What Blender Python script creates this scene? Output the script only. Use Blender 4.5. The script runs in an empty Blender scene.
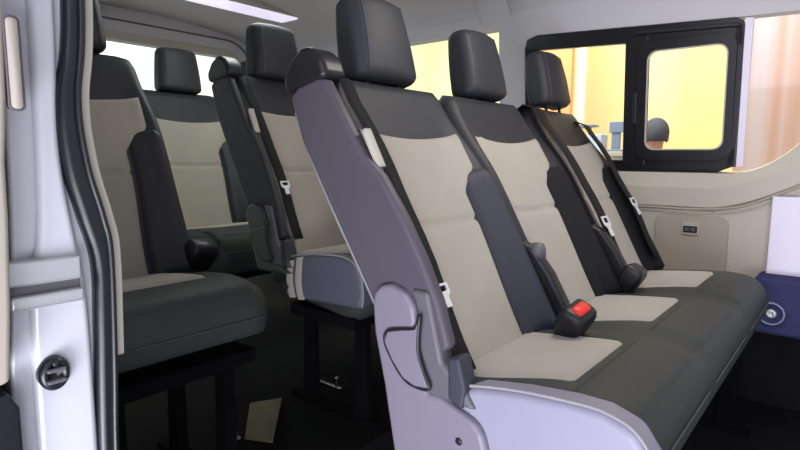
import bpy, bmesh, math, random
from mathutils import Vector, Matrix
random.seed(4)
C = bpy.context.scene.collection
PI = math.pi

# ------------------------------------------------------------------ materials
def mat(name, col, rough=.6, spec=.4, metal=0, bump=0, bscale=400, var=0, vscale=6, emit=0, coat=0, sheen=0):
    m = bpy.data.materials.new(name); m.use_nodes = True
    nt = m.node_tree; b = nt.nodes['Principled BSDF']
    b.inputs['Base Color'].default_value = (*col, 1)
    b.inputs['Roughness'].default_value = rough
    b.inputs['Specular IOR Level'].default_value = spec
    b.inputs['Metallic'].default_value = metal
    if coat: b.inputs['Coat Weight'].default_value = coat
    if sheen: b.inputs['Sheen Weight'].default_value = sheen
    tc = nt.nodes.new('ShaderNodeTexCoord')
    if emit:
        b.inputs['Emission Color'].default_value = (*col, 1); b.inputs['Emission Strength'].default_value = emit
    if var:
        n = nt.nodes.new('ShaderNodeTexNoise'); n.inputs['Scale'].default_value = vscale; n.inputs['Detail'].default_value = 3
        r = nt.nodes.new('ShaderNodeMapRange'); r.inputs['To Min'].default_value = 1-var; r.inputs['To Max'].default_value = 1+var
        mx = nt.nodes.new('ShaderNodeVectorMath'); mx.operation = 'SCALE'; mx.inputs[0].default_value = col
        nt.links.new(tc.outputs['Object'], n.inputs['Vector']); nt.links.new(n.outputs['Fac'], r.inputs['Value'])
        nt.links.new(r.outputs['Result'], mx.inputs['Scale']); nt.links.new(mx.outputs[0], b.inputs['Base Color'])
    if bump:
        n = nt.nodes.new('ShaderNodeTexNoise'); n.inputs['Scale'].default_value = bscale; n.inputs['Detail'].default_value = 2
        bp = nt.nodes.new('ShaderNodeBump'); bp.inputs['Strength'].default_value = bump; bp.inputs['Distance'].default_value = .002
        nt.links.new(tc.outputs['Object'], n.inputs['Vector']); nt.links.new(n.outputs['Fac'], bp.inputs['Height'])
        nt.links.new(bp.outputs[0], b.inputs['Normal'])
    return m

M = {
 'beige': mat('beige_fabric', (.36,.33,.285), .8, .2, bump=.35, bscale=500, var=.10, vscale=9, sheen=.2),
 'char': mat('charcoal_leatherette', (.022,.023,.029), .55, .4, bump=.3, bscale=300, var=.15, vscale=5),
 'seatdark': mat('dark_seat_fabric', (.036,.041,.040), .6, .3, bump=.3, bscale=350, var=.15, vscale=5),
 'bolster': mat('slate_bolster_fabric', (.034,.035,.050), .6, .35, bump=.3, bscale=350, var=.15),
 'vinyl': mat('mauve_grey_vinyl', (.070,.062,.080), .5, .4, bump=.2, bscale=260, var=.08),
 'plastic': mat('pale_grey_plastic', (.175,.160,.205), .42, .4, bump=.1, bscale=500, var=.04),
 'cushside': mat('lilac_grey_vinyl', (.25,.24,.32), .45, .4, bump=.15, bscale=300, var=.06),
 'black': mat('black_plastic', (.012,.012,.015), .4, .4),
 'belt': mat('black_webbing', (.010,.010,.012), .7, .2, bump=.5, bscale=700),
 'frame': mat('dark_steel', (.004,.004,.005), .9, .05),
 'chrome': mat('chrome', (.8,.8,.82), .2, metal=1),
 'red': mat('red_button', (.75,.03,.02), .4, .4),
 'thread': mat('grey_thread', (.26,.25,.27), .7),
 'thread_d': mat('dark_thread', (.07,.07,.08), .7),
 'liner': mat('headliner_cloth', (.56,.55,.57), .85, .1, bump=.3, bscale=300, var=.04, vscale=3),
 'panel': mat('beige_side_trim', (.52,.475,.41), .6, .3, var=.04, vscale=3),
 'panel2': mat('beige_inset_trim', (.40,.345,.28), .55, .3, var=.04, vscale=3),
 'winblack': mat('black_window_frame', (.008,.008,.011), .3, .5),
 'carpet': mat('black_floor_carpet', (.010,.010,.011), .95, .05, bump=1, bscale=500, var=.3, vscale=30),
 'bluecarpet': mat('blue_step_carpet', (.040,.046,.115), .9, .1, bump=1, bscale=450, var=.2, vscale=40),
 'paint': mat('white_body_paint', (.52,.53,.59), .3, .5, coat=.4, var=.03, vscale=4),
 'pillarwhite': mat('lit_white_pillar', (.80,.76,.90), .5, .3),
 'rubber': mat('black_rubber', (.006,.007,.010), .35, .5),
 'cream': mat('cream_trim', (.44,.41,.36), .5, .3),
 'doorbeige': mat('door_beige_trim', (.36,.32,.28), .5, .3, var=.04),
 'steel': mat('brushed_steel', (.52,.53,.56), .35, metal=.6, var=.06),
 'shade_plastic': mat('shaded_green_plastic', (.045,.062,.058), .4, .4),  # recliner plastic with the second row's shade and green light in its colour
 'ringblue': mat('blue_grey_metal', (.20,.22,.36), .4, .4, metal=.3),
 'silver': mat('bright_silver', (.72,.73,.76), .35, .5, metal=.25),
 'shade_vinyl': mat('shaded_slate_vinyl', (.10,.10,.14), .5, .35, bump=.2, bscale=300, var=.1),  # cushion side vinyl with the second row's shade put into its colour
 'greyplastic': mat('mid_grey_plastic', (.10,.095,.11), .45, .4),
}

def glass(name, tint):
    m = bpy.data.materials.new(name); m.use_nodes = True; nt = m.node_tree
    nt.nodes.remove(nt.nodes['Principled BSDF']); out = nt.nodes['Material Output']
    t = nt.nodes.new('ShaderNodeBsdfTransparent'); t.inputs[0].default_value = (*tint, 1)
    g = nt.nodes.new('ShaderNodeBsdfGlossy'); g.inputs['Roughness'].default_value = .03
    x = nt.nodes.new('ShaderNodeMixShader'); x.inputs[0].default_value = .025
    nt.links.new(t.outputs[0], x.inputs[1]); nt.links.new(g.outputs[0], x.inputs[2]); nt.links.new(x.outputs[0], out.inputs[0])
    return m
M['glass'] = glass('window_glass', (.93,.95,.93))
M['glass_side'] = glass('clear_side_glass', (.96,.96,.94))

# ------------------------------------------------------------------ helpers
def link(name, bm, m, parent=None, smooth=True, bevel=0, segs=3, solid=0, angle=35):
    bmesh.ops.recalc_face_normals(bm, faces=bm.faces)
    me = bpy.data.meshes.new(name); bm.to_mesh(me); bm.free()
    o = bpy.data.objects.new(name, me); C.objects.link(o)
    me.materials.append(M[m])
    if smooth:
        for p in me.polygons: p.use_smooth = True
    if bevel:
        b = o.modifiers.new('bevel', 'BEVEL'); b.width = bevel; b.segments = segs; b.limit_method = 'ANGLE'
        b.angle_limit = math.radians(angle); b.use_clamp_overlap = True; b.harden_normals = False
        if smooth:
            w = o.modifiers.new('wn', 'WEIGHTED_NORMAL'); w.keep_sharp = False
    if parent: o.parent = parent
    return o

def empty(name, loc, label, cat, group=None):
    o = bpy.data.objects.new(name, None); C.objects.link(o); o.location = loc
    o.empty_display_size = .05
    o['label'] = label; o['category'] = cat
    if group: o['group'] = group
    return o
def tag(o, label, cat, group=None):
    o['label'] = label; o['category'] = cat
    if group: o['group'] = group
    return o
def struct(o):
    o['kind'] = 'structure'; return o

def prism(bm, pts, a0, a1, axis='y'):
    """polygon pts (2-D) extruded between a0 and a1 along axis; y:(x,z) x:(y,z) z:(x,y)"""
    def P(p, a):
        return {'y': (p[0], a, p[1]), 'x': (a, p[0], p[1]), 'z': (p[0], p[1], a)}[axis]
    A = [bm.verts.new(P(p, a0)) for p in pts]; B = [bm.verts.new(P(p, a1)) for p in pts]
    n = len(pts)
    bm.faces.new(A); bm.faces.new(B[::-1])
    for i in range(n): bm.faces.new((A[i], B[i], B[(i+1) % n], A[(i+1) % n]))
    return bm
def box(bm, x0, x1, y0, y1, z0, z1):
    return prism(bm, [(x0,z0),(x1,z0),(x1,z1),(x0,z1)], y0, y1)

def cat(pts, n=6, closed=False):
    out = []; L = len(pts)
    rng = range(L if closed else L-1)
    for i in rng:
        if closed: p0,p1,p2,p3 = [Vector(pts[(i+j-1) % L]) for j in range(4)]
        else:
            p0 = Vector(pts[max(i-1,0)]); p1 = Vector(pts[i]); p2 = Vector(pts[i+1]); p3 = Vector(pts[min(i+2,L-1)])
        for k in range(n):
            t = k/n
            out.append(.5*((2*p1)+(p2-p0)*t+(2*p0-5*p1+4*p2-p3)*t*t+(3*p1-p0-3*p2+p3)*t**3))
    if not closed: out.append(Vector(pts[-1]))
    return out

def tube(bm, pts, r, n=8, closed=False):
    pts = [Vector(p) for p in pts]; rings = []; L = len(pts); up = Vector((0,0,1)); prev = None
    for i, p in enumerate(pts):
        if closed: d = pts[(i+1) % L]-pts[i-1]
        else: d = pts[min(i+1,L-1)]-pts[max(i-1,0)]
        d.normalize()
        if prev is None:
            a = d.cross(up)
            if a.length < .1: a = d.cross(Vector((1,0,0)))
        else: a = prev - d*prev.dot(d)
        a.normalize(); prev = a; b = d.cross(a)
        rr = r(i/(L-1)) if callable(r) else r
        rings.append([bm.verts.new(p+(a*math.cos(2*PI*k/n)+b*math.sin(2*PI*k/n))*rr) for k in range(n)])
    for i in range(L if closed else L-1):
        A = rings[i]; B = rings[(i+1) % L]
        for k in range(n): bm.faces.new((A[k], A[(k+1) % n], B[(k+1) % n], B[k]))
    if not closed:
        bm.faces.new(rings[0][::-1]); bm.faces.new(rings[-1])
    return bm

def loft(bm, rings):
    R = [[bm.verts.new(p) for p in r] for r in rings]; n = len(R[0])
    for A, B in zip(R, R[1:]):
        for k in range(n): bm.faces.new((A[k], A[(k+1) % n], B[(k+1) % n], B[k]))
    bm.faces.new(R[0][::-1]); bm.faces.new(R[-1])
    return bm

def rrect(w, t, r, ns=16, nt=4, nc=6):
    """rounded rectangle, list of (a,b) with a across w and b across t"""
    r = min(r, w/2*.98, t/2*.98); out = []
    hw, ht = w/2, t/2
    def seg(p, q, n):
        for i in range(n): out.append((p[0]+(q[0]-p[0])*i/n, p[1]+(q[1]-p[1])*i/n))
    def arc(cx, cy, a0):
        for i in range(nc): a = a0+PI/2*i/nc; out.append((cx+r*math.cos(a), cy+r*math.sin(a)))
    arc(hw-r, ht-r, 0); seg((hw-r,ht),(-hw+r,ht),ns); arc(-hw+r,ht-r,PI/2); seg((-hw,ht-r),(-hw,-ht+r),nt)
    arc(-hw+r,-ht+r,PI); seg((-hw+r,-ht),(hw-r,-ht),ns); arc(hw-r,-ht+r,1.5*PI); seg((hw,-ht+r),(hw,ht-r),nt)
    return out
def smooth(t): t = max(0, min(1, t)); return t*t*(3-2*t)

# ------------------------------------------------------------------ seats
REC = math.radians(29); SD = math.sin(REC); CD = math.cos(REC)
HX, HZ = -.53, .49          # hinge line of the front bench
def BP(y, v, n): return (HX - SD*v + CD*n, y, HZ + CD*v + SD*n)   # backrest frame
def recline(deg):
    global REC, SD, CD
    REC = math.radians(deg); SD = math.sin(REC); CD = math.cos(REC)
W = .435; BT = .095; VT = .650; BOL = .026
def bolst(yr, v):           # front relief of a backrest, yr = -1..1
    e = smooth((abs(yr)-.62)/.3)
    return BOL*e*smooth((VT-.04-v)/.25) - .012*(1-abs(yr)**2)*smooth((VT-v)/.2)

def backrest_rings(yc, w0=W):
    rings = []; R = .05
    N = 30
    for i in range(N+1):
        v = -.07 + (VT+.07)*(1-(1-i/N)**1.0)
        d = VT-v; ins = R-math.sqrt(max(R*R-(R-d)**2, 0)) if d < R else 0
        w = w0 - .035*smooth((v-.40)/.24) - 1.6*ins
        t = BT - .02*smooth((v-.3)/.3) - 1.5*ins
        pr = rrect(w, t, .035)
        ring = []
        for a, b in pr:
            n = b - BT/2
            if b > 0: n += bolst(2*a/w0, v)*min(1, b/(t/2)*1.0)
            ring.append(BP(yc+a, v, n))
        rings.append(ring)
    # extra rounding rows near the top
    return rings

def surf_panel(bm, S, L, Rr, v0, v1, h=.009, nu=22, nv=30, edge=.012, seams=(), back=.006):
    """puffed sewn panel on a surface S(u,v,height)"""
    g = []
    for j in range(nv+1):
        v = v0+(v1-v0)*j/nv; row = []
        for i in range(nu+1):
            a, b = L(v), Rr(v); u = a+(b-a)*i/nu
            dd = min(u-a, b-u, v-v0, v1-v)
            hh = h*min(1, max(0, dd)/edge)**.5
            for s in seams: hh *= 1-.75*math.exp(-((v-s)/.006)**2)
            row.append(bm.verts.new(S(u, v, hh-back if dd <= 1e-6 else hh)))
        g.append(row)
    for j in range(nv):
        for i in range(nu): bm.faces.new((g[j][i], g[j][i+1], g[j+1][i+1], g[j+1][i]))

def seat_back(root, yc, near, bmat='bolster', hy=0.0, hv=.640):
    loftm = loft(bmesh.new(), backrest_rings(yc))
    b = link('backrest', loftm, 'char', root)
    def S(u, v, h): return BP(yc+u, v, bolst(2*u/W, v)+h)
    vt = .488
    bm = bmesh.new()
    Lf = lambda v: -.182 + .012*smooth((v-.3)/.2)
    # right border: full width high up, stepping in at the bolster
    def Rf(v): return .172 - .062*smooth((.403-v)/.07) - .02*smooth((.3-v)/.3)
    def S2(u, v, h):
        k = (v+.02)/(vt+.02)
        vv = v + .014*k*k*(abs(u)/.18)**2
        return S(u, vv, h)
    surf_panel(bm, S2, Lf, Rf, -.02, vt, h=.010, seams=(.275,), nu=24, nv=60)
    link('backrest_panel', bm, 'beige', b)
    # dark side bolster with a rounded head
    bm = bmesh.new()
    v1 = .400
    def bl(v):
        d = v1-v; c = .112 - .02*smooth((.3-v)/.3)
        k = math.sqrt(max(0, 1-(1-min(d, .05)/.05)**2))
        return .163 - (.163-c)*k
    def br(v):
        d = v1-v; k = math.sqrt(max(0, 1-(1-min(d, .05)/.05)**2))
        return .163 + .036*k
    def S3(u, v, h): return BP(yc+u, v, bolst(2*min(u,.205)/W, v)+h)
    surf_panel(bm, S3, bl, br, -.02, v1, h=.020, nu=12, nv=40, edge=.03)
    link('side_bolster', bm, bmat, b)
    # headrest
    hr = []
    HT = REC-math.radians(17); hb = Vector(BP(yc+hy, hv, -.024)); Hh = .192; yh = yc+hy
    ds = Vector((-math.sin(HT), 0, math.cos(HT))); dn = Vector((math.cos(HT), 0, math.sin(HT)))
    N = 22
    for i in range(N+1):
        s = Hh*(.5-.5*math.cos(PI*i/N)); R = .021
        d = min(s, Hh-s); ins = R-math.sqrt(max(R*R-(R-d)**2, 0)) if d < R else 0
        k = s/Hh
        w = .207 - .028*k - 1.7*ins; t = .080 + .010*math.sin(PI*k) - .018*k - 1.5*ins
        ring = []
        for a, b2 in rrect(w, t, .024, 14, 5, 5):
            bow = -.014*(2*a/w)**2 if True else 0
            p = hb + ds*s + dn*(b2+bow) + Vector((0, a, 0))
            ring.append(p)
        hr.append(ring)
    h = link('headrest', loft(bmesh.new(), hr), 'char', b)
    # stitched seam down each side of the headrest
    for sg in (-1, 1):
        bm = bmesh.new(); pts = []
        for i in range(13):
            k = .06+.88*i/12; s = Hh*k; w = .207-.028*k; t = .080+.010*math.sin(PI*k)-.018*k
            a = sg*(w/2-.024); pts.append(hb+ds*s+dn*(t/2-.014*(2*a/w)**2+.0005)+Vector((0, a, 0)))
        tube(bm, pts, .0016, 6); link('seam', bm, 'thread_d', h)
    for sg in (-1, 1):
        bm = bmesh.new(); p0 = Vector(BP(yh+sg*.055, .60, -.05)); p1 = hb+ds*.03+Vector((0, sg*.055, 0))
        tube(bm, [p0, p1], .006, 8); link('headrest_post', bm, 'black', h)
    return b

def cush_top(x): # height of the cushion's top
    t = (x+.53)/.33
    return .484 + .022*math.sin(PI*min(1, max(0, t))**1.2*.9)

def cushion(root, y0, n, matname='seatdark', thin=False):
    P = .44
    prof = [(-.56,.37),(-.56,.478),(-.50,.485),(-.42,.495),(-.34,.502),(-.27,.500),(-.225,.488),(-.198,.458),(-.190,.42),(-.197,.375),(-.225,.335),(-.30,.325)]
    y1 = y0+n*P-.01
    if thin: prof = [(x, max(z, .385-(x+.2)*.02) if z < .4 else z) for x, z in prof]
    cen = Vector((-.37, .42))
    rings = []; N = 14*n
    for i in range(N+1):
        y = y0+.012+(y1-y0-.012)*i/N
        d = min(y-(y0+.012), y1-y); R = .03
        ins = R-math.sqrt(max(R*R-(R-d)**2, 0)) if d < R else 0
        ph = ((y-y0) % P)/P
        dip = .006*math.exp(-((min(ph, 1-ph))/.05)**2) if .3 < (y-y0)/P < n-.3 else 0
        ring = []
        for p in cat(prof, 4, True):
            q = Vector((p[0], p[1])); v = q-cen; l = v.length
            q = cen + v*(1-ins/l)
            z = q[1]-(dip if q[1] > .44 else 0)
            ring.append((q[0], y, z))
        rings.append(ring)
    c = link('seat_cushion', loft(bmesh.new(), rings), matname, root)
    def S(yc):
        return lambda u, v, h: (v, yc+u, cz(v)+h)
    top = [(p[0], p[1]) for p in cat(prof[1:8], 6)]
    def cz(x):
        for (xa, za), (xb, zb) in zip(top, top[1:]):
            if xa <= x <= xb: return za+(zb-za)*(x-xa)/(xb-xa)
        return top[-1][1]
    for k in range(n):
        yc = y0+P*(k+.5)-.005
        bm = bmesh.new()
        surf_panel(bm, S(yc), lambda v: -.180+.055*smooth((v+.5)/.17), lambda v: .132, -.545, -.330, h=.007, nu=18, nv=18)
        link('cushion_panel', bm, 'beige', c)
        bm = bmesh.new()
        surf_panel(bm, S(yc), lambda v: -.19, lambda v: .19, -.326, -.212, h=.006, nu=18, nv=14)
        link('front_panel', bm, matname, c)
        bm = tube(bmesh.new(), cat([(-.188+.001, yc-.19, .425), (-.187, yc, .425), (-.187, yc+.19, .425)], 6), .0014, 6)
        link('seam', bm, 'thread_d', c)
    return c

def ribbon(bm, pts, w, wdir, t=.0016):
    wdir = Vector(wdir).normalized(); pts = [Vector(p) for p in pts]; R = []
    for i, p in enumerate(pts):
        d = (pts[min(i+1, len(pts)-1)]-pts[max(i-1, 0)]).normalized(); nn = d.cross(wdir).normalized()
        R.append([p-wdir*w/2-nn*t/2, p+wdir*w/2-nn*t/2, p+wdir*w/2+nn*t/2, p-wdir*w/2+nn*t/2])
    return loft(bm, R)

def belt(root, y, v0=.60, v1=.03, tongue=.16, guide=True, nf=.030, name='seat_belt', w=.036, drift=.012, big=.85):
    """strap lying down the front edge of a backrest"""
    bm = bmesh.new()
    pts = [BP(y, v0+.03, -.05), BP(y, v0+.035, -.015), BP(y, v0, nf*.3+.004)]
    for i in range(1, 13):
        v = v0+(v1-v0)*i/12
        pts.append(BP(y+drift*smooth(i/12), v, nf*smooth((VT-.04-v)/.25)+.006+.004*math.sin(i)))
    ribbon(bm, pts, w, (0, 1, 0))
    s = link(name, bm, 'belt', root)
    # tongue: flat plate with a slot, plus black grip
    def T(a, v, n): return BP(y+drift+a*big, tongue+(v-tongue)*big, nf+.010+n)
    bm = bmesh.new(); vt = tongue
    outer = [(-.020,.0),(.020,.0),(.020,.022),(.009,.03),(.009,.052),(-.009,.052),(-.009,.03),(-.020,.022)]
    inner = [(-.013,.005),(.013,.005),(.013,.015),(.004,.018),(.004,.018),(-.004,.018),(-.004,.018),(-.013,.015)]
    A = [bm.verts.new(T(a, vt-b, .004)) for a, b in outer]; B = [bm.verts.new(T(a, vt-b, .004)) for a, b in inner]
    for i in range(8):
        f = [A[i], A[(i+1) % 8], B[(i+1) % 8], B[i]]
        try: bm.faces.new(f)
        except ValueError: pass
    ret = bmesh.ops.extrude_face_region(bm, geom=bm.faces[:])
    off = Vector((CD, 0, SD))*.003
    for e in ret['geom']:
        if isinstance(e, bmesh.types.BMVert): e.co += off
    link('belt_tongue', bm, 'silver', s, smooth=False)
    return s

def side_assembly(root, y, dark=False):
    """outer side of a bench: vinyl flank of the backrest, recliner cover with lever, shoulder cap"""
    # backrest flank
    FL, PL, CS = ('char', 'shade_plastic', 'shade_vinyl') if dark else ('vinyl', 'plastic', 'cushside')  # dark: side materials carry the second row's shade in their colour
    prof = [(.02,-.085),(.12,-.082),(.25,-.092),(.40,-.104),(.53,-.112),(.625,-.100),(.632,-.07),(.615,-.01),(.598,.008),(.50,.018),(.42,.026),(.37,.046),(.28,.058),(.20,.062),(.12,.060),(.04,.045)]
    pts = [(BP(0, v, n)[0], BP(0, v, n)[2]) for v, n in prof]
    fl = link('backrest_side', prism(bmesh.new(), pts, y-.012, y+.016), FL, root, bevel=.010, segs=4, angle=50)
    bm = bmesh.new()
    line = [BP(y-.0115, v, n) for v, n in [(.59,-.010),(.50,.006),(.41,.016),(.35,.038),(.22,.048),(.08,.045)]]
    tube(bm, cat(line, 6), .0012, 6); link('seam', bm, 'thread_d', fl)
    bm = bmesh.new()
    line = [BP(y-.0115, v, n) for v, n in [(.615,-.085),(.50,-.095),(.36,-.088),(.22,-.076),(.08,-.07)]]
    tube(bm, cat(line, 6), .0012, 6); link('seam', bm, 'thread_d', fl)
    bm = bmesh.new()
    line = [BP(y+.010, v, n) for v, n in [(.60,-.112),(.50,-.117),(.36,-.110),(.22,-.098),(.10,-.09)]]
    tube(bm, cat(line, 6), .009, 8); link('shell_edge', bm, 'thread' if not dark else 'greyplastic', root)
    # shoulder cap that the belt comes out of
    capp = [(.640,-.108),(.672,-.100),(.692,-.06),(.695,-.02),(.678,.004),(.645,.020),(.605,.016),(.606,-.005),(.620,-.05)]
    pts = [(BP(0, v, n)[0], BP(0, v, n)[2]) for v, n in capp]
    link('shoulder_cap', prism(bmesh.new(), pts, y-.014, y+.052), 'black', root, bevel=.018, segs=5, angle=20)
    # beige strap guide
    bm = bmesh.new()
    loft(bm, [[BP(y+.016+a, v, .034+b) for a, b in rrect(.020, .012, .004, 3, 2, 3)] for v in (.392,.397,.468,.473)])
    link('strap_guide', bm, 'cream', root)
    # recliner cover
    cov = [(-.677,.600),(-.672,.622),(-.655,.638),(-.630,.642),(-.600,.634),(-.580,.614),(-.574,.585),(-.580,.545),(-.572,.51),(-.56,.478),(-.545,.462),
           (-.52,.462),(-.452,.440),(-.436,.425),(-.428,.40),(-.418,.36),(-.41,.20),(-.60,.20),(-.622,.32),(-.648,.45),(-.672,.545)]
    if dark: cov = [(x, max(z, .43)) for x, z in cov if z > .43 or x < -.5][:15]
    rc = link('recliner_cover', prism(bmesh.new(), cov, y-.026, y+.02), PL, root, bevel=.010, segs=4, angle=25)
    # dark hinge housing between cover and cushion
    hs = [(-.590,.640),(-.552,.640),(-.520,.52),(-.478,.49),(-.452,.455),(-.56,.455),(-.585,.52),(-.57,.59)]
    link('hinge_housing', prism(bmesh.new(), hs, y-.020, y+.020), 'greyplastic', root, bevel=.008, segs=3, angle=25)
    hs = [(-.506,.535),(-.484,.540),(-.470,.49),(-.475,.452),(-.505,.462)]
    link('hinge_block', prism(bmesh.new(), hs, y-.024, y+.015), 'bolster', root, bevel=.006, segs=3, angle=25)
    # lever: outline ring plus blade
    lv = [(-.562,.600),(-.570,.574),(-.600,.566),(-.634,.556),(-.640,.535),(-.622,.505),(-.596,.478),(-.570,.470),(-.540,.474),(-.552,.500),(-.566,.54)]
    bm = tube(bmesh.new(), cat([(x, y-.028, z) for x, z in lv], 4, True), .0042, 6, True)
    lr = link('recliner_lever', prism(bmesh.new(), [(x, z) for x, z in lv], y-.032, y-.022), PL, root, bevel=.004, segs=3, angle=20)
    link('lever_groove', bm, 'black', lr)
    # screw cap
    bm = bmesh.new()
    loft(bm, [[(-.478+r*math.cos(2*PI*k/20), yy, .398+r*math.sin(2*PI*k/20)) for k in range(20)] for r, yy in ((.0065,y-.022),(.0065,y-.0275),(.004,y-.0285))])
    link('screw_cap', bm, 'black', rc)
    # cushion end panel with piping
    if dark: cov = None
    ep = [(-.505,.470),(-.46,.492),(-.38,.506),(-.30,.514),(-.25,.514),(-.205,.500),(-.180,.465),(-.172,.42),(-.184,.34),(-.21,.28),(-.40,.27),(-.50,.30)]
    if dark: ep = [(x, max(z, .37 + (x+.35)*.05)) for x, z in ep]
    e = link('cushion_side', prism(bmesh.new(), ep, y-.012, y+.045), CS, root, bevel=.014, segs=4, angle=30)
    if dark:
        for xa in (-.475, -.435):
            st = [(xa, .365),(xa-.012,.42),(xa-.004,.478 if xa < -.45 else .492),(xa+.020,.482 if xa < -.45 else .497),(xa+.012,.42),(xa+.024,.368)]
            link('cream_stripe', prism(bmesh.new(), [(p[0], p[1]) for p in cat(st[:3], 5)]+[(p[0], p[1]) for p in cat(st[3:], 5)], y-.017, y-.008), 'cream', e, bevel=.002)
    line = [(-.495,y-.007,.480),(-.46,y-.007,.494),(-.38,y-.007,.508),(-.30,y-.007,.515),(-.25,y-.007,.515),(-.207,y-.007,.500),(-.182,y-.007,.465),(-.175,y-.007,.42),(-.180,y-.007,.385)]
    link('piping', tube(bmesh.new(), cat(line, 5), .0028, 6), 'thread', e)

def buckle(root, y, x=-.46, red=True, lean=-.25, z=.505):
    bm = bmesh.new(); base = Vector((x-.03, y, z-.02)); d = Vector((.45, lean, .85)).normalized()
    sd = Vector((0,1,0)); sd = (sd-d*sd.dot(d)).normalized(); nn = d.cross(sd)
    rings = []
    for s, w, t in ((0,.046,.036),(.01,.060,.046),(.04,.076,.054),(.066,.080,.056),(.080,.074,.048),(.086,.060,.036)):
        rings.append([base+d*s+sd*a+nn*b for a, b in rrect(w, t, .010, 4, 2, 4)])
    loft(bm, rings); k = link('belt_buckle', bm, 'black', root)
    if red:
        bm = bmesh.new(); c = base+d*.081
        loft(bm, [[c+d*h+sd*a+nn*b for a, b in rrect(w, t, .006, 3, 2, 3)] for h, w, t in ((-.01,.046,.026),(.006,.046,.026),(.010,.040,.020))])
        link('release_button', bm, 'red', k)
    bm = tube(bmesh.new(), [base-d*.05, base+d*.02], .012, 8); link('stalk', bm, 'black', k)

def bench(name, label, y0, n, dx, dz, side, belts=(), buckles=(), legs=True, group=None, floor=0.0, rec=29, dark=False, shade=('bolster',), gaps=False, hy=(0,), hv=.640):
    P = .44
    recline(rec)
    root = empty(name, (0, 0, 0), label, 'seat', group)
    for k in range(n): seat_back(root, y0+P*(k+.5)-.005-(.012 if k == 1 and n == 3 else 0), k == 0, shade[min(k, len(shade)-1)], hy[min(k, len(hy)-1)], hv+(.014 if k == 2 else 0))
    cushion(root, y0, n, thin=(n == 1))
    if side: side_assembly(root, y0, dark)
    if gaps:
        for k in range(1, n):
            yy = y0+P*k-.012
            pts = [(BP(0, v, q)[0], BP(0, v, q)[2]) for v, q in [(-.02,.0),(.18,.0),(.20,.02),(.17,.045),(.10,.058),(.0,.06)]]
            hc = link('hinge_cover', prism(bmesh.new(), pts, yy-.016, yy+.022), 'black', root, bevel=.010, segs=3, angle=25)
            if k == 1: link('hinge_pin', loft(bmesh.new(), [[(p[0]+r*math.cos(2*PI*j/18), yy+.004+r*math.sin(2*PI*j/18), p[2]+h) for j in range(18)] for p in [BP(0, .16, .045)] for r, h in ((.019,-.02),(.019,.008),(.013,.018),(.002,.020))]), 'greyplastic', hc)
    for b in belts: belt(root, **b)
    for b in buckles: buckle(root, **b)
    # steel under-frame
    y1 = y0+n*P
    bm = bmesh.new(); box(bm, -.52, -.24, y0+.02, y1-.03, .300, .335); link('seat_frame', bm, 'frame', root, bevel=.006)
    for yy in ([y0+.09, y1-.10]):
        for xx in (-.50, -.27):
            bm = bmesh.new()
            prism(bm, [(xx-.02,.31),(xx+.02,.31),(xx+.028,floor-dz+.012),(xx-.028,floor-dz+.012)], yy-.014, yy+.014)
            link('leg', bm, 'frame', root, bevel=.004)
        bm = bmesh.new(); box(bm, -.58, -.20, yy-.022, yy+.022, floor-dz, floor-dz+.014)
        link('floor_rail', bm, 'frame', root, bevel=.003)
    root.location = (dx, 0, dz)
    return root

bench('bench_seat', 'nearest three-place grey and beige bench with pale plastic recliner cover and red buckle', .757, 3, 0, 0, True,
      belts=[dict(y=.797, tongue=.15, nf=.034, drift=-.012, v1=-.01), dict(y=1.662, tongue=.205, nf=.040, w=.062, drift=-.01, big=1.25), dict(y=2.012, tongue=.25, nf=.032, w=.052, v0=.56, drift=-.01, big=1.25)],
      buckles=[dict(y=1.115, x=-.43), dict(y=1.62, x=-.475, red=False, lean=.1)], shade=('bolster','belt','belt'), gaps=True, hy=(.004,.014,.048))
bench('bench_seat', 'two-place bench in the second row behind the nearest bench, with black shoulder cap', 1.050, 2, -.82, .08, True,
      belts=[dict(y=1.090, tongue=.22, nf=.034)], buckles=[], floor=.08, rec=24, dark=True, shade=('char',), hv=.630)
bench('single_seat', 'single dark seat right beside the door pillar with wide charcoal cushion', .347, 1, -.835, .08, False, rec=23, shade=('char',), hy=(.022,),
      buckles=[dict(y=.77, x=-.50, red=False, lean=.1)], floor=.08)
bench('bench_seat', 'rearmost beige seat row in front of the bright tailgate window', 1.11, 2, -1.62, .08, False, floor=.08, rec=22, shade=('char',))

# ------------------------------------------------------------------ van shell
YW = 2.30
def wallY(z): return YW - .085*max(0, z-.80)
# side wall lower trim with the window openings left open
def wpoly(name, pts, m, t=.02, off=0, parent=None, bevel=0, smooth_=False, angle=30):
    """polygon given in (x,z) on the leaning far wall, thickness t towards the outside"""
    bm = bmesh.new()
    A = [bm.verts.new((x, wallY(z)+off, z)) for x, z in pts]; B = [bm.verts.new((x, wallY(z)+off+t, z)) for x, z in pts]
    n = len(pts); bm.faces.new(A); bm.faces.new(B[::-1])
    for i in range(n): bm.faces.new((A[i], B[i], B[(i+1) % n], A[(i+1) % n]))
    return link(name, bm, m, parent, smooth=smooth_, bevel=bevel, angle=angle)
def rr2(x0, x1, z0, z1, r, n=6, tl=0, tr=0):
    pts = []
    for cx, cz, a in ((x1-r, z1-r, 0), (x0+r, z1-r, 90), (x0+r, z0+r, 180), (x1-r, z0+r, 270)):
        for i in range(n+1):
            t = math.radians(a+90*i/n); pts.append((cx+r*math.cos(t), cz+r*math.sin(t)))
    return pts
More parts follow.
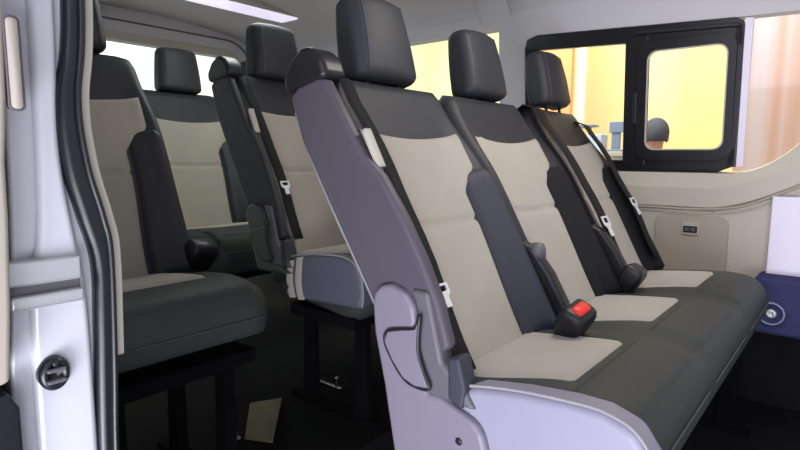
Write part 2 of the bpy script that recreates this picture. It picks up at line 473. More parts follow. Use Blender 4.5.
def ring_plate(name, outer, inner, m, t, off, parent=None, bevel=0):
    """frame between two loops with equal point counts, on the far wall"""
    bm = bmesh.new(); n = len(outer)
    def mk(P, o): return [bm.verts.new((x, wallY(z)+o, z)) for x, z in P]
    oa, ia, ob, ib = mk(outer, off), mk(inner, off), mk(outer, off+t), mk(inner, off+t)
    for i in range(n):
        j = (i+1) % n
        bm.faces.new((oa[i], oa[j], ia[j], ia[i])); bm.faces.new((ob[j], ob[i], ib[i], ib[j]))
        bm.faces.new((oa[j], oa[i], ob[i], ob[j])); bm.faces.new((ia[i], ia[j], ib[j], ib[i]))
    return link(name, bm, m, parent, smooth=False, bevel=bevel)

WB, WTOP = .82, 1.37       # window belt line and top
# lower side trim, from the belt line down
bm = bmesh.new()
sec = [(2.30,.0),(2.30,.50),(2.292,.66),(2.297,.672),(2.278,.69),(2.272,.76),(2.285,.815),(2.315,.822),(2.40,.822),(2.40,0)]
prism(bm, sec, -3.12, -.40, 'x'); struct(link('wall_right', bm, 'panel', smooth=False))
# front stretch of trim whose top edge sweeps up to the right
def sweep(x): return .82 + .16*smooth((x+.36)/.30)
bm = bmesh.new(); rows = []
for i in range(31):
    x = -.40 + .80*i/30; dz = min(.24, .11*(max(0, x+.36)/.2)**2)
    dc = min(.127*(max(0, x+.42)/.32)**1.5, .24)
    rows.append([(x, y, z + (dz if z > .8 else min(dc, dz+.05) if z > .6 else 0)) for y, z in sec])
loft(bm, rows); struct(link('wall_right_front', bm, 'panel', smooth=False))
# crease line in the trim
bm = bmesh.new()
tube(bm, cat([(-2.0,2.275,.683),(-.9,2.275,.683),(-.66,2.275,.682),(-.45,2.274,.682),(-.32,2.272,.70),(-.22,2.27,.745),(-.10,2.268,.81),(.05,2.268,.90),(.12,2.268,.925),(.40,2.268,.93)], 8), .0045, 8)
struct(link('trim_1', bm, 'panel2'))
# upper wall above windows + pillars between windows
wpoly_s = lambda *a, **k: struct(wpoly(*a, **k))
wpoly_s('trim_2', [(-1.30,WB-.01),(-1.165,WB-.01),(-1.165,1.45),(-1.30,1.45)], 'liner', t=.06, off=-.002)
wpoly_s('trim_3', [(-3.12,1.44),(-1.18,1.44),(-1.17,1.375),(.30,1.335),(.30,1.50),(-3.12,1.50)], 'liner', t=.06)
wpoly_s('trim_4', [(-2.42,WB-.01),(-2.30,WB-.01),(-2.30,1.45),(-2.42,1.45)], 'liner', t=.06, off=-.002)
wpoly_s('trim_5', [(-3.12,WB-.01),(-2.95,WB-.01),(-2.95,1.45),(-3.12,1.45)], 'liner', t=.06, off=-.002)

# window 1: black framed window with a fixed pane and a sliding vent
def outl():
    return [(-.385,.825),(-.352,.842),(-.345,.88),(-.345,1.31),(-.348,1.338),(-.375,1.345),(-1.11,1.383),(-1.155,1.375),(-1.168,1.34),(-1.168,.84),(-1.14,.82)]
fr = outl()
def offs(P, d):
    c = (sum(p[0] for p in P)/len(P), sum(p[1] for p in P)/len(P)); return P
# frame as bars
win = empty('window_1', (-.75, 2.28, .82), '', ''); del win['label']; del win['category']; win['kind'] = 'structure'
def W1(name, pts, m, t=.03, off=-.012, bevel=.004):
    o = wpoly(name, pts, m, t=t, off=off, bevel=bevel); o.parent = win; o.matrix_parent_inverse = Matrix.Translation(win.location).inverted(); return o
W1('frame_top', [(-1.168,1.34),(-1.155,1.375),(-1.11,1.388),(-.375,1.352),(-.348,1.338),(-.345,1.25),(-.40,1.272),(-.655,1.286),(-.74,1.310),(-1.10,1.325),(-1.168,1.30)], 'winblack')
W1('frame_bottom', [(-1.168,.86),(-1.168,.84),(-1.14,.815),(-.40,.822),(-.352,.842),(-.345,.91),(-.62,.875),(-.66,.865),(-.74,.862)], 'winblack')
W1('frame_left', [(-1.168,.84),(-1.11,.84),(-1.11,1.34),(-1.168,1.34)], 'winblack')
W1('frame_right', [(-.376,.84),(-.345,.84),(-.345,1.33),(-.376,1.33)], 'winblack')
W1('frame_post', [(-.740,.84),(-.655,.84),(-.655,1.33),(-.740,1.33)], 'winblack', off=-.016)
W1('sash_rail', [(-.71,1.335),(-.36,1.318),(-.36,1.332),(-.71,1.349)], 'black', t=.012, off=-.024)
o_ = rr2(-.690,-.362,.862,1.305,.045); i_ = rr2(-.652,-.388,.902,1.266,.035)
s = ring_plate('sliding_sash', o_, i_, 'winblack', .016, -.026, bevel=.002); s.parent = win; s.matrix_parent_inverse = Matrix.Translation(win.location).inverted()
o_ = rr2(-.654,-.386,.900,1.268,.035); i_ = rr2(-.649,-.391,.905,1.263,.032)
s = ring_plate('sash_seal', o_, i_, 'cream', .006, -.029); s.parent = win; s.matrix_parent_inverse = Matrix.Translation(win.location).inverted()
W1('latch', [(-.700,1.00),(-.684,1.00),(-.684,1.12),(-.700,1.12)], 'black', t=.02, off=-.04)
W1('pane', rr2(-.66,-.38,.89,1.275,.04), 'glass_side', t=.003, off=-.006, bevel=0)
W1('pane', [(-1.12,.85),(-.72,.85),(-.72,1.32),(-1.12,1.34)], 'glass_side', t=.003, off=.008, bevel=0)
# window 2: front pane, lower edge sweeping up
w2 = wpoly('window_2', [(-.340,.83),(.30,.83),(.30,1.34),(-.340,1.345)], 'glass_side', t=.004, off=.01); struct(w2)
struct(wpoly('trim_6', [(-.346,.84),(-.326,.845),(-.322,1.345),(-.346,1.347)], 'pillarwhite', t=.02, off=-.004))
# windows 3 and 4 further back
struct(wpoly('window_3', [(-2.31,.82),(-1.29,.82),(-1.29,1.44),(-2.31,1.44)], 'glass_side', t=.004, off=.03))
struct(wpoly('window_4', [(-2.95,.82),(-2.41,.82),(-2.41,1.44),(-2.95,1.44)], 'glass_side', t=.004, off=.03))

# inset cover with socket plate on the far wall trim
def flatY(name, pts, y, t, m, parent=None, bevel=.004, angle=30):
    return link(name, prism(bmesh.new(), pts, y-t, y), m, parent, bevel=bevel, angle=angle)
pc = flatY('access_cover', rr2(-.602,-.352,.40,.657,.03), 2.302, .018, 'panel2'); tag(pc, 'beige rounded access cover on the side trim below the sliding window', 'cover')
sk = empty('power_socket', (-.475, 2.29, .605), 'small socket plate with dark recess on the beige access cover', 'socket')
def rel(o, root):
    o.parent = root; o.matrix_parent_inverse = Matrix.Translation(root.location).inverted(); return o
rel(flatY('socket_plate', rr2(-.506,-.444,.582,.632,.006), 2.284, .008, 'cream'), sk)
rel(flatY('socket_recess', rr2(-.499,-.451,.592,.617,.004), 2.276, .004, 'black'), sk)
rel(flatY('contact', rr2(-.493,-.478,.598,.611,.002), 2.272, .002, 'greyplastic'), sk)
rel(flatY('contact', rr2(-.472,-.457,.598,.611,.002), 2.272, .002, 'greyplastic'), sk)

# white pillar and blue carpeted step in front of the bench
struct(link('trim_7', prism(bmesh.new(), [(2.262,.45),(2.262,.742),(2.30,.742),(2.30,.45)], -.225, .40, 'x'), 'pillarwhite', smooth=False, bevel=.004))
struct(link('trim_8', box(bmesh.new(), -.25, .40, 2.17, 2.34, .28, .475), 'bluecarpet', bevel=.02))
struct(link('trim_21', box(bmesh.new(), -.75, .60, 2.262, 2.30, 0, .30), 'carpet', bevel=.01))
tie = empty('floor_anchor', (-.215, 2.165, .36), 'round grey anchor ring on the blue carpeted step beside the bench end', 'anchor')
def disc(name, c, prof, m, n=28, sx=1):
    bm = bmesh.new(); loft(bm, [[(c[0]+r*sx*math.cos(2*PI*k/n), c[1]-h, c[2]+r*math.sin(2*PI*k/n)) for k in range(n)] for r, h in prof]); return link(name, bm, m)
rel(disc('bezel', (-.190,2.17,.358), ((.045,0),(.045,.006),(.041,.010),(.034,.010),(.030,.004),(.001,.004)), 'bluecarpet'), tie)
bm = tube(bmesh.new(), [(-.190+.036*math.cos(2*PI*k/30), 2.158, .358+.036*math.sin(2*PI*k/30)) for k in range(30)], .0035, 8, True)
rel(link('ring', bm, 'ringblue'), tie)
rel(disc('bolt', (-.190,2.166,.358), ((.016,0),(.016,.008),(.012,.012),(.006,.012),(.005,.006),(.0005,.006)), 'steel'), tie)

# roof: leaning wall top, coved corner, flat headliner
def roofsec():
    far = [(2.262,1.46),(2.240,1.50),(2.20,1.548),(2.14,1.585),(2.04,1.612),(1.80,1.638),(1.55,1.648),(1.30,1.65)]
    near = [(1.8-(y-.0) if False else 2.6-y, z) for y, z in far][::-1]
    return far+near[1:]
rs = roofsec()
outer = [(y+(.05 if y > 1.9 else -.05 if y < .7 else 0), z+.05) for y, z in rs]
def roofpiece(name, x0, x1, dz, m='liner'):
    pts = [(y, z+dz) for y, z in rs]+[(y, z+dz) for y, z in outer[::-1]]
    bm = bmesh.new(); n = len(pts); h = len(rs)
    A = [bm.verts.new((x0, y, z)) for y, z in pts]; B = [bm.verts.new((x1, y, z)) for y, z in pts]
    for i in range(n): bm.faces.new((A[i], B[i], B[(i+1) % n], A[(i+1) % n]))
    for i in range(h-1):
        for V in (A, B): bm.faces.new((V[i], V[i+1], V[n-2-i], V[n-1-i]))
    return struct(link(name, bm, m, smooth=True, bevel=.008, angle=60))
roofpiece('ceiling', -3.14, .9, 0)
# transverse roof bows
for i, (x, w, mm) in enumerate([(-1.32,.10,'liner'),(-2.15,.12,'liner')]):
    pts = [(y*1.0 if abs(y-1.3) < .8 else 1.3+(y-1.3)*.985, z-.016) for y, z in rs]
    bm = bmesh.new()
    R = []
    for dx, dz in ((-w/2-.03,.02),(-w/2,0),(w/2,0),(w/2+.03,.02)):
        R.append([(x+dx, y, z+dz) for y, z in pts])
    vs = [[bm.verts.new(p) for p in r] for r in R]
    for A, B in zip(vs, vs[1:]):
        for k in range(len(A)-1): bm.faces.new((A[k], A[k+1], B[k+1], B[k]))
    struct(link('trim_%d' % (9+i), bm, mm))
# ceiling lamp strip across the rear roof: glowing box standing for a reflection
ls = empty('ceiling_highlight', (-2.5, 1.4, 1.62), 'long white lamp strip standing in for a reflection on the rear ceiling', 'highlight')
rel(link('housing', box(bmesh.new(), -2.58, -2.40, .85, 2.05, 1.615, 1.655), 'cream', bevel=.01), ls)  # border of the added glowing strip, not a fixture
M['highlight'] = mat('highlight_glow', (.84,.80,1.0), .3, emit=.75)
rel(link('lens', box(bmesh.new(), -2.56, -2.42, .87, 2.03, 1.607, 1.625), 'highlight', bevel=.006), ls)  # emissive lavender face, imitates light reflected on the headliner

# rear wall with tailgate window
def xpoly(name, pts, x, t, m, bevel=.0, parent=None):
    return link(name, prism(bmesh.new(), pts, x-t, x, 'x'), m, parent, smooth=False, bevel=bevel)
def rr3(y0, y1, z0, z1, r): return rr2(y0, y1, z0, z1, r, 10)
o_ = [(.28,.06),(2.36,.06),(2.36,1.63),(.28,1.63)]
bm = bmesh.new()
inner = rr3(.50,2.10,.84,1.475,.10)
# wall as ring between a projected outer rectangle and the opening
outr = []
for y, z in inner:
    cy, cz = 1.31, 1.15; dy, dz = y-cy, z-cz
    k = min((1.07/abs(dy)) if dy else 9, ((.56 if dz > 0 else 1.09)/abs(dz)) if dz else 9)
    outr.append((cy+dy*k, cz+dz*k))
def ringX(name, outer, inner, x, t, m, bevel=0):
    bm = bmesh.new(); n = len(outer)
    mk = lambda P, xx: [bm.verts.new((xx, y, z)) for y, z in P]
    oa, ia, ob, ib = mk(outer, x), mk(inner, x), mk(outer, x-t), mk(inner, x-t)
    for i in range(n):
        j = (i+1) % n
        for f in ((oa[i],oa[j],ia[j],ia[i]),(ob[j],ob[i],ib[i],ib[j]),(oa[j],oa[i],ob[i],ob[j]),(ia[i],ia[j],ib[j],ib[i])): bm.faces.new(f)
    return link(name, bm, m, smooth=False, bevel=bevel)
struct(ringX('wall_rear', outr, inner, -3.10, .06, 'liner'))
struct(ringX('trim_11', rr3(.44,2.145,.80,1.52,.13), rr3(.50,2.10,.84,1.475,.10), -3.085, .02, 'cream', .004))
struct(ringX('trim_12', rr3(.36,2.20,.72,1.585,.18), rr3(.367,2.193,.727,1.578,.173), -3.088, .012, 'greyplastic'))
struct(xpoly('window_5', rr3(.49,2.11,.83,1.48,.10), -3.13, .004, 'glass'))

# floor
struct(link('floor', box(bmesh.new(), -3.12, .9, .33, 2.32, -.05, 0), 'carpet', smooth=False))
struct(link('trim_13', box(bmesh.new(), -3.12, -.98, .34, 2.30, 0, .08), 'carpet', bevel=.01))
# metal sill by the door
M['sand'] = mat('sand_floor_mat', (.15,.135,.08), .8, var=.3, vscale=20)

# near wall behind the open door
bm = bmesh.new()
prism(bm, [(.24,0),(.33,0),(.33,.86),(.24,.86)], -3.12, -.94, 'x'); struct(link('wall_left', bm, 'panel', smooth=False))
struct(link('trim_20', box(bmesh.new(), -.96, -.80, .24, .29, -.05, 1.46), 'cream', smooth=False))
for i, (x0, x1) in enumerate(((-1.06,-.94),(-2.42,-2.30),(-3.12,-2.95))):
    struct(link('trim_%d' % (14+i), box(bmesh.new(), x0, x1, .26, .33, .86, 1.40), 'liner', smooth=False))
struct(link('window_6', box(bmesh.new(), -2.30, -1.06, .285, .289, .86, 1.40), 'glass', smooth=False))
struct(link('window_7', box(bmesh.new(), -2.95, -2.42, .285, .289, .86, 1.40), 'glass', smooth=False))

# ------------------------------------------------------------------ door pillar at the left of the picture
JX = -.75
def jamb(name, left, right, x0, t, m, bevel=.0, sm=True, angle=30):
    L = cat([(y, z, 0) for y, z in left], 8); R = cat([(y, z, 0) for y, z in right], 8)
    pts = [(p[0], p[1]) for p in L]+[(p[0], p[1]) for p in R[::-1]]
    return link(name, prism(bmesh.new(), pts, x0-t, x0, 'x'), m, smooth=sm, bevel=bevel, angle=angle)
seal_out = [(.268,1.45),(.264,1.05),(.2485,.933),(.2515,.858),(.2645,.797),(.278,.735),(.277,.656),(.271,.498),(.268,.30),(.266,-.1)]
seal_in = [(.291,1.45),(.287,1.055),(.276,.935),(.282,.857),(.296,.794),(.303,.742),(.300,.604),(.295,.481),(.292,.30),(.290,-.1)]
struct(jamb('trim_17', [(.196,1.40),(.200,1.05),(.197,.80),(.182,.55),(.180,.30),(.18,-.1)], [(y+.01, z) for y, z in seal_out], JX, .06, 'paint', .004))
# raised crown of the pillar: rounded vertical bead
struct(jamb('trim_18', [(.226,1.40),(.228,1.05),(.222,.80),(.208,.70),(.204,.50),(.204,-.1)], [(.256,1.40),(.256,1.05),(.251,.88),(.262,.765),(.270,.70),(.272,.52),(.272,-.1)], JX+.012, .02, 'paint', .009))
ws = jamb('weatherstrip', seal_out, seal_in, JX+.018, .03, 'rubber', .010)
tag(ws, 'thick black rubber weatherstrip curving down the door pillar', 'weatherstrip')
pts = cat([(JX+.02, y-.006, z) for y, z in seal_in], 8)
rel_ = link('lip', tube(bmesh.new(), pts, .004, 8), 'rubber', ws)
struct(jamb('trim_19', [(y-.002, z) for y, z in seal_in[:7]], [(y+.0115, z) for y, z in seal_in[:7]], JX+.010, .05, 'cream', .003))
# striker plate
sp = empty('door_striker', (JX, .23, .72), 'bright metal striker band across the white door pillar', 'striker')
rel(link('striker_plate', box(bmesh.new(), JX, JX+.026, .182, .260, .719, .748), 'steel', bevel=.004), sp)
rel(link('striker_slot', box(bmesh.new(), JX, JX+.020, .182, .259, .706, .720), 'greyplastic', bevel=.001), sp)
rel(link('striker_bar', box(bmesh.new(), JX, JX+.030, .182, .260, .692, .708), 'steel', bevel=.004), sp)
# oval rubber bumper
rb = empty('rubber_bumper', (JX, .225, .607), 'small black oval rubber bumper on the door pillar', 'bumper')
def ov(a, b, x, n=28): return [(x, .2245+a*math.cos(2*PI*k/n)*(1+.0*k), .606+b*math.sin(2*PI*k/n)) for k in range(n)]
rel(link('pad', loft(bmesh.new(), [ov(.0175,.0215,JX+.008), ov(.0175,.0215,JX+.018), ov(.014,.018,JX+.024), ov(.009,.013,JX+.024), ov(.008,.012,JX+.019)]), 'rubber'), rb)
for z in (.612,.598): rel(link('rib', box(bmesh.new(), JX+.018, JX+.028, .214, .235, z-.0025, z+.0025), 'greyplastic', bevel=.002), rb)
rel(link('screw', loft(bmesh.new(), [[(JX+x, .2245+r*math.cos(2*PI*k/14), .620+r*math.sin(2*PI*k/14)) for k in range(14)] for r, x in ((.004,.018),(.004,.026),(.002,.027))]), 'black'), rb)

# slid-open door standing behind the pillar edge, seen at the very left
sd = empty('sliding_door', (-1.3, .12, -.1), 'beige trimmed edge of the open sliding door at far left', 'door')
dl = [(.08,1.40),(.190,1.45),(.194,1.05),(.190,.93),(.184,.86),(.183,.80),(.178,.70),(.172,.62),(.08,.60)]
rel(link('door_panel', prism(bmesh.new(), dl, -1.9, -.70, 'x'), 'doorbeige', bevel=.006), sd)
rel(link('lower_edge', prism(bmesh.new(), [(.08,.60),(.174,.60),(.184,.58),(.184,-.1),(.08,-.1)], -1.9, -.72, 'x'), 'rubber', bevel=.004), sd)
bm = loft(bmesh.new(), [[(-.70+x, .197+a*k, .965+b*k2) for a, b in rrect(.012, .095, .005, 2, 6, 4)] for x, k, k2 in ((-.01,1,1),(.005,1,1),(.009,.7,.97))])
rel(link('pull_handle', bm, 'doorbeige'), sd)
bm = tube(bmesh.new(), [(-.695, .197+a*1.15, .965+b*1.02) for a, b in rrect(.012, .095, .005, 2, 6, 4)], .0012, 6, True)
rel(link('handle_gap', bm, 'greyplastic'), sd)

# ------------------------------------------------------------------ small things on the van floor
ft = empty('floor_bracket', (-1.36, 1.24, .08), 'bright metal foot bracket on the dark floor between the rows', 'bracket')
rel(link('foot_bar', box(bmesh.new(), -1.43, -1.29, 1.235, 1.248, .08, .092), 'chrome', bevel=.003), ft)
rel(link('upright', box(bmesh.new(), -1.315, -1.305, 1.235, 1.248, .09, .125), 'chrome', bevel=.003), ft)
lt = empty('floor_latch', (-1.27, .80, .08), 'small chrome latch on the floor under the single seat', 'latch')
rel(link('latch_base', box(bmesh.new(), -1.31, -1.26, .80, .83, .08, .095), 'chrome', bevel=.004), lt)
rel(link('latch_hook', tube(bmesh.new(), cat([(-1.30,.815,.09),(-1.30,.815,.115),(-1.28,.815,.125),(-1.265,.815,.105)], 5), .006, 8), 'chrome'), lt)
mt_ = link('floor_mat', prism(bmesh.new(), [(-1.435,.979),(-1.387,1.069),(-1.186,.88),(-1.261,.841)], .08, .088, 'z'), 'sand', bevel=.002)
tag(mt_, 'sand coloured mat patch on the floor between single seat and bench', 'mat')

# ------------------------------------------------------------------ exhibition hall outside
def hallmat(name, cols, horizontal='y', emit=.0):
    m = bpy.data.materials.new(name); m.use_nodes = True; nt = m.node_tree; b = nt.nodes['Principled BSDF']
    tc = nt.nodes.new('ShaderNodeTexCoord'); n = nt.nodes.new('ShaderNodeTexNoise'); n.inputs['Scale'].default_value = .8
    mp = nt.nodes.new('ShaderNodeMapping'); mp.inputs['Scale'].default_value = (1.2,1,.35)
    r = nt.nodes.new('ShaderNodeValToRGB'); r.color_ramp.elements[0].color = (*cols[0],1); r.color_ramp.elements[1].color = (*cols[1],1)
    r.color_ramp.elements[0].position = .38; r.color_ramp.elements[1].position = .62
    nt.links.new(tc.outputs['Object'], mp.inputs[0]); nt.links.new(mp.outputs[0], n.inputs['Vector']); nt.links.new(n.outputs['Fac'], r.inputs[0]); nt.links.new(r.outputs[0], b.inputs['Base Color'])
    b.inputs['Roughness'].default_value = .9
    return m
M['hallyellow'] = hallmat('yellow_hall_wall', ((.80,.69,.30),(.86,.78,.48)))
M['hallwhite'] = mat('pale_hall_wall', (.80,.86,.80), .9)
M['hallcream'] = mat('cream_hall_wall', (.90,.86,.66), .9)
M['orange'] = mat('orange_hall_panel', (.80,.36,.16), .8)
M['hallfloor'] = mat('hall_floor', (.35,.34,.36), .5, var=.1)
def banner_mat():
    m = bpy.data.materials.new('streaked_banner'); m.use_nodes = True; nt = m.node_tree; b = nt.nodes['Principled BSDF']
    tc = nt.nodes.new('ShaderNodeTexCoord'); mp = nt.nodes.new('ShaderNodeMapping'); mp.inputs['Scale'].default_value = (13,1,.05); mp.inputs['Location'].default_value = (1.3,0,.2)
    n = nt.nodes.new('ShaderNodeTexNoise'); n.inputs['Scale'].default_value = 1.0; n.inputs['Detail'].default_value = 3
    r = nt.nodes.new('ShaderNodeValToRGB'); e = r.color_ramp.elements
    e[0].position = .36; e[0].color = (.88,.50,.34,1); e[1].position = .66; e[1].color = (.95,.80,.78,1)
    k = e.new(.5); k.color = (.92,.62,.50,1)
    nt.links.new(tc.outputs['Object'], mp.inputs[0]); nt.links.new(mp.outputs[0], n.inputs['Vector']); nt.links.new(n.outputs['Fac'], r.inputs[0]); nt.links.new(r.outputs[0], b.inputs['Base Color'])
    b.inputs['Roughness'].default_value = .7
    return m
M['banner'] = banner_mat()
G = -.62
struct(link('wall_hall_right', box(bmesh.new(), -8, 4, 6.0, 6.1, G, 4), 'hallyellow', smooth=False))
struct(link('wall_hall_rear', box(bmesh.new(), -8.1, -8, -2, 6.1, G, 4), 'hallwhite', smooth=False))
struct(link('floor_hall', box(bmesh.new(), -8.1, 4, -4, 6.1, G-.05, G), 'hallfloor', smooth=False))
op = tag(link('hall_panel', box(bmesh.new(), -2.56, -2.12, 5.0, 5.06, G, 3), 'orange', smooth=False, bevel=.01), 'orange panel standing outside behind the fixed window pane', 'panel')
wp = tag(link('hall_panel', box(bmesh.new(), -2.13, -2.03, 5.1, 5.16, G, 3), 'hallcream', smooth=False, bevel=.01), 'narrow pale panel beside the orange one outside the window', 'panel')
bn = tag(link('banner', box(bmesh.new(), -.53, .9, 3.4, 3.43, G, 2.6), 'banner', smooth=False, bevel=.005), 'pink and orange streaked banner outside the front side window', 'banner')

# counter with a screen and a case, seen through the fixed pane
ct = empty('counter', (-1.75, 4.8, G), 'white counter outside behind the fixed window pane', 'counter')
rel(link('counter_top', box(bmesh.new(), -2.4, -1.38, 4.55, 5.0, .88, .92), 'cream', bevel=.006), ct)
rel(link('counter_body', box(bmesh.new(), -2.34, -1.44, 4.62, 4.94, G, .88), 'hallwhite', bevel=.006), ct)
M['bluegrey'] = mat('blue_grey_casing', (.16,.21,.33), .5, .4)
mo = empty('monitor', (-1.6, 4.75, .92), 'dark blue-grey screen on the counter outside the window', 'monitor')
rel(link('screen', box(bmesh.new(), -1.66, -1.38, 4.74, 4.77, 1.08, 1.17), 'bluegrey', bevel=.006), mo)
rel(link('neck', box(bmesh.new(), -1.64, -1.57, 4.75, 4.78, .94, 1.10), 'bluegrey', bevel=.006), mo)
rel(link('base', box(bmesh.new(), -1.68, -1.53, 4.68, 4.84, .92, .94), 'bluegrey', bevel=.006), mo)
cs = empty('equipment_case', (-1.80, 4.75, .92), 'pale blue angled case beside the screen on the outside counter', 'case')
M['paleblue'] = mat('pale_blue_casing', (.40,.50,.68), .5, .4)
rel(link('case_body', prism(bmesh.new(), [(-1.95,.92),(-1.70,.92),(-1.70,1.07),(-1.88,1.05)], 4.68, 4.84), 'paleblue', bevel=.01), cs)
rel(link('case_lid', prism(bmesh.new(), [(-1.98,1.12),(-1.78,1.135),(-1.78,1.15),(-1.90,1.15)], 4.68, 4.84), 'bluegrey', bevel=.004), cs)
rel(link('lid_arm', box(bmesh.new(), -1.84, -1.82, 4.75, 4.77, 1.03, 1.13), 'bluegrey', bevel=.003), cs)

# standing visitor outside, seen from behind through the sliding pane
M['skin'] = mat('skin', (.62,.36,.25), .55, .3)
M['hair'] = mat('dark_hair', (.07,.08,.11), .8, .2, bump=1, bscale=120)
M['shirt'] = mat('dark_shirt', (.06,.07,.10), .85, .1, bump=.3)
M['trousers'] = mat('dark_trousers', (.03,.03,.04), .9, .1, bump=.3)
def skin(name, verts, edges, m, parent, sub=2):
    me = bpy.data.meshes.new(name); me.from_pydata([v[:3] for v in verts], edges, []); o = bpy.data.objects.new(name, me); C.objects.link(o)
    md = o.modifiers.new('skin', 'SKIN'); md.use_smooth_shade = True
    if not me.skin_vertices: me.attributes.new
    o.data.materials.append(M[m]); bpy.context.view_layer.update()
    bpy.context.view_layer.objects.active = o
    if len(me.skin_vertices) == 0:
        o.select_set(True); bpy.ops.mesh.customdata_skin_add()
    for i, v in enumerate(verts):
        me.skin_vertices[0].data[i].radius = (v[3], v[4] if len(v) > 4 else v[3]); me.skin_vertices[0].data[i].use_root = (i == 0)
    sb = o.modifiers.new('sub', 'SUBSURF'); sb.levels = sub; sb.render_levels = sub
    o.parent = parent; return o
pr = empty('person', (0, 0, 0), 'person with short dark hair seen from behind through the sliding window pane', 'person')
# local frame: facing +y, feet at z=0, 1.76 m tall
bv = [(0,0,.95,.13,.10),(0,0,1.10,.125,.09),(0,0,1.28,.15,.10),(0,.0,1.41,.12,.08),(0,.0,1.48,.055,.055),(0,.005,1.535,.055,.058),(0,.012,1.60,.070,.085),(0,.008,1.68,.074,.095),(0,.0,1.735,.050,.065),
      (.17,0,1.42,.055),(.22,.02,1.15,.042),(.23,.10,.92,.030),(.23,.13,.84,.034,.018),(-.17,0,1.42,.055),(-.22,.02,1.15,.042),(-.23,.10,.92,.030),(-.23,.13,.84,.034,.018),
      (.09,0,.88,.085),(.10,.01,.48,.058),(.11,0,.09,.040),(.115,.14,.035,.040,.030),(-.09,0,.88,.085),(-.10,.01,.48,.058),(-.11,0,.09,.040),(-.115,.14,.035,.040,.030)]
be = [(0,1),(1,2),(2,3),(3,4),(4,5),(5,6),(6,7),(7,8),(3,9),(9,10),(10,11),(11,12),(3,13),(13,14),(14,15),(15,16),(0,17),(17,18),(18,19),(19,20),(0,21),(21,22),(22,23),(23,24)]
# five fingers per hand
for sx, hi in ((1,12),(-1,16)):
    for f, (dx, ln) in enumerate(((-.024,.062),(-.008,.075),(.008,.070),(.024,.055))):
        a = len(bv); bv += [(sx*.23+dx,.145,.805,.009),(sx*.23+dx,.160,.805-ln*.5,.008),(sx*.23+dx,.158,.805-ln,.007)]; be += [(hi,a),(a,a+1),(a+1,a+2)]
    a = len(bv); bv += [(sx*.195,.155,.835,.010),(sx*.185,.175,.79,.009)]; be += [(hi,a),(a,a+1)]
skin('body', bv, be, 'skin', pr)
skin('shirt', [(0,0,.92,.145,.115),(0,0,1.10,.14,.105),(0,0,1.28,.165,.115),(0,0,1.405,.135,.09),(0,0,1.455,.066,.066),(.17,0,1.42,.070),(.215,.02,1.18,.058),(-.17,0,1.42,.070),(-.215,.02,1.18,.058)],
     [(0,1),(1,2),(2,3),(3,4),(3,5),(5,6),(3,7),(7,8)], 'shirt', pr)
skin('trousers', [(0,0,.95,.14,.112),(.09,0,.86,.098),(.10,.01,.48,.074),(.11,0,.10,.060),(-.09,0,.86,.098),(-.10,.01,.48,.074),(-.11,0,.10,.060)],
     [(0,1),(1,2),(2,3),(0,4),(4,5),(5,6)], 'trousers', pr)
def ball(name, c, r, m, parent, cut=None, n=24, k=16):
    bm = bmesh.new(); bmesh.ops.create_uvsphere(bm, u_segments=n, v_segments=k, radius=1)
    for v in bm.verts: v.co = Vector((v.co.x*r[0], v.co.y*r[1], v.co.z*r[2]))
    if cut: bmesh.ops.delete(bm, geom=[v for v in bm.verts if cut(v.co)], context='VERTS')
    for v in bm.verts: v.co += Vector(c)
    return link(name, bm, m, parent)
hairo = ball('hair', (0,-.008,1.675), (.092,.112,.115), 'hair', pr, cut=lambda q: (q.y > .035 and q.z < .045) or q.z < -.075)
so = hairo.modifiers.new('solid', 'SOLIDIFY'); so.thickness = .012
for sx in (-1, 1):
    ball('ear', (sx*.088,.005,1.635), (.014,.022,.034), 'skin', pr)
    ball('eye', (sx*.032,.098,1.648), (.013,.010,.009), 'cream', pr)
    ball('shoe', (sx*.115,.07,.035), (.050,.140,.045), 'black', pr)
ball('nose', (0,.112,1.618), (.014,.020,.026), 'skin', pr)
ball('mouth', (0,.098,1.578), (.026,.010,.007), 'red', pr)
pr.location = (-1.225, 4.5, G+.005); pr.rotation_euler = (0, 0, math.radians(35))

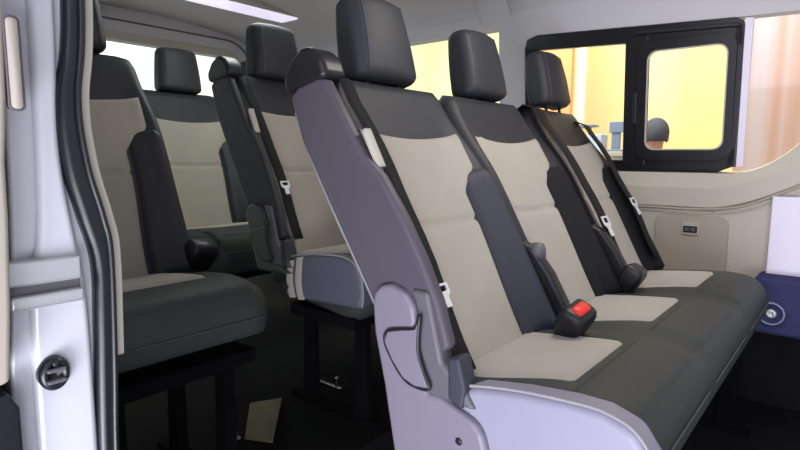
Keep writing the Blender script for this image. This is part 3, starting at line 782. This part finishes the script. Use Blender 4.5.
# ------------------------------------------------------------------ light, world, camera
w = bpy.data.worlds.new('World'); bpy.context.scene.world = w; w.use_nodes = True
w.node_tree.nodes['Background'].inputs[0].default_value = (.80,.84,.95,1); w.node_tree.nodes['Background'].inputs[1].default_value = .75
def area(name, loc, target, size, power, col, sy=None):
    l = bpy.data.lights.new(name, 'AREA'); l.size = size; l.energy = power; l.color = col
    if sy: l.shape = 'RECTANGLE'; l.size_y = sy
    o = bpy.data.objects.new(name, l); C.objects.link(o); o.location = loc
    o.rotation_euler = (Vector(target)-Vector(loc)).to_track_quat('-Z', 'Y').to_euler(); return o
area('hall_light_front', (.7, -2.2, 2.6), (-.5, 1.1, .7), 1.2, 30, (.92,.90,1.0))
area('hall_light_side', (-.5, -2.2, 1.4), (-.5, 1.0, .7), 1.2, 15, (.78,.74,1.0))
area('ceiling_fill_door', (-.1, -.7, .0), (-.9, 1.6, 1.65), .7, 34, (.90,.90,1.0))  # added uplight that brightens the headliner through the door opening
area('ceiling_fill_front', (1.0, -.6, .1), (-.6, 1.6, 1.65), .8, 22, (.95,.95,1.0))  # added fill outside the van, aimed up at the headliner
area('cabin_light', (-.35, 1.35, 1.58), (-.45, 1.35, .3), .35, 7, (1.0,.95,.86))
area('rear_seat_fill', (-1.75, 1.35, 1.60), (-1.9, 1.35, .3), .35, 5, (.92,1.0,.97))  # unseen fill added to brighten the rear seats
area('banner_fill', (.1, 2.75, 2.9), (-.1, 3.4, 1.1), .6, 26, (1.0,.95,.92))  # fill added above the view to even out the banner
area('hall_wall_light', (-2.0, 3.6, 3.6), (-1.8, 6.0, .9), 2.5, 250, (1.0,.95,.80), 1.5)
area('hall_rear_light', (-5.4, 2.0, 3.5), (-8.0, 2.6, 1.2), 2.5, 300, (.92,1.0,.97), 1.5)

cam = bpy.data.cameras.new('camera'); co = bpy.data.objects.new('camera', cam); C.objects.link(co)
cam.sensor_width = 36; cam.lens = 550/800*36; cam.clip_start = .02
th, p, r = math.radians(39.8), math.radians(7.1), math.radians(.34)
F = Vector((-math.sin(th)*math.cos(p), math.cos(th)*math.cos(p), -math.sin(p)))
R0 = Vector((math.cos(th), math.sin(th), 0)); U0 = R0.cross(F)
R_ = R0*math.cos(r)+U0*math.sin(r); U_ = U0*math.cos(r)-R0*math.sin(r)
mx = Matrix((R_, U_, -F)).transposed().to_4x4(); mx.translation = (0, 0, .87)
co.matrix_world = mx
bpy.context.scene.camera = co
bpy.context.scene.view_settings.view_transform = 'Standard'
bpy.context.scene.view_settings.look = 'None'
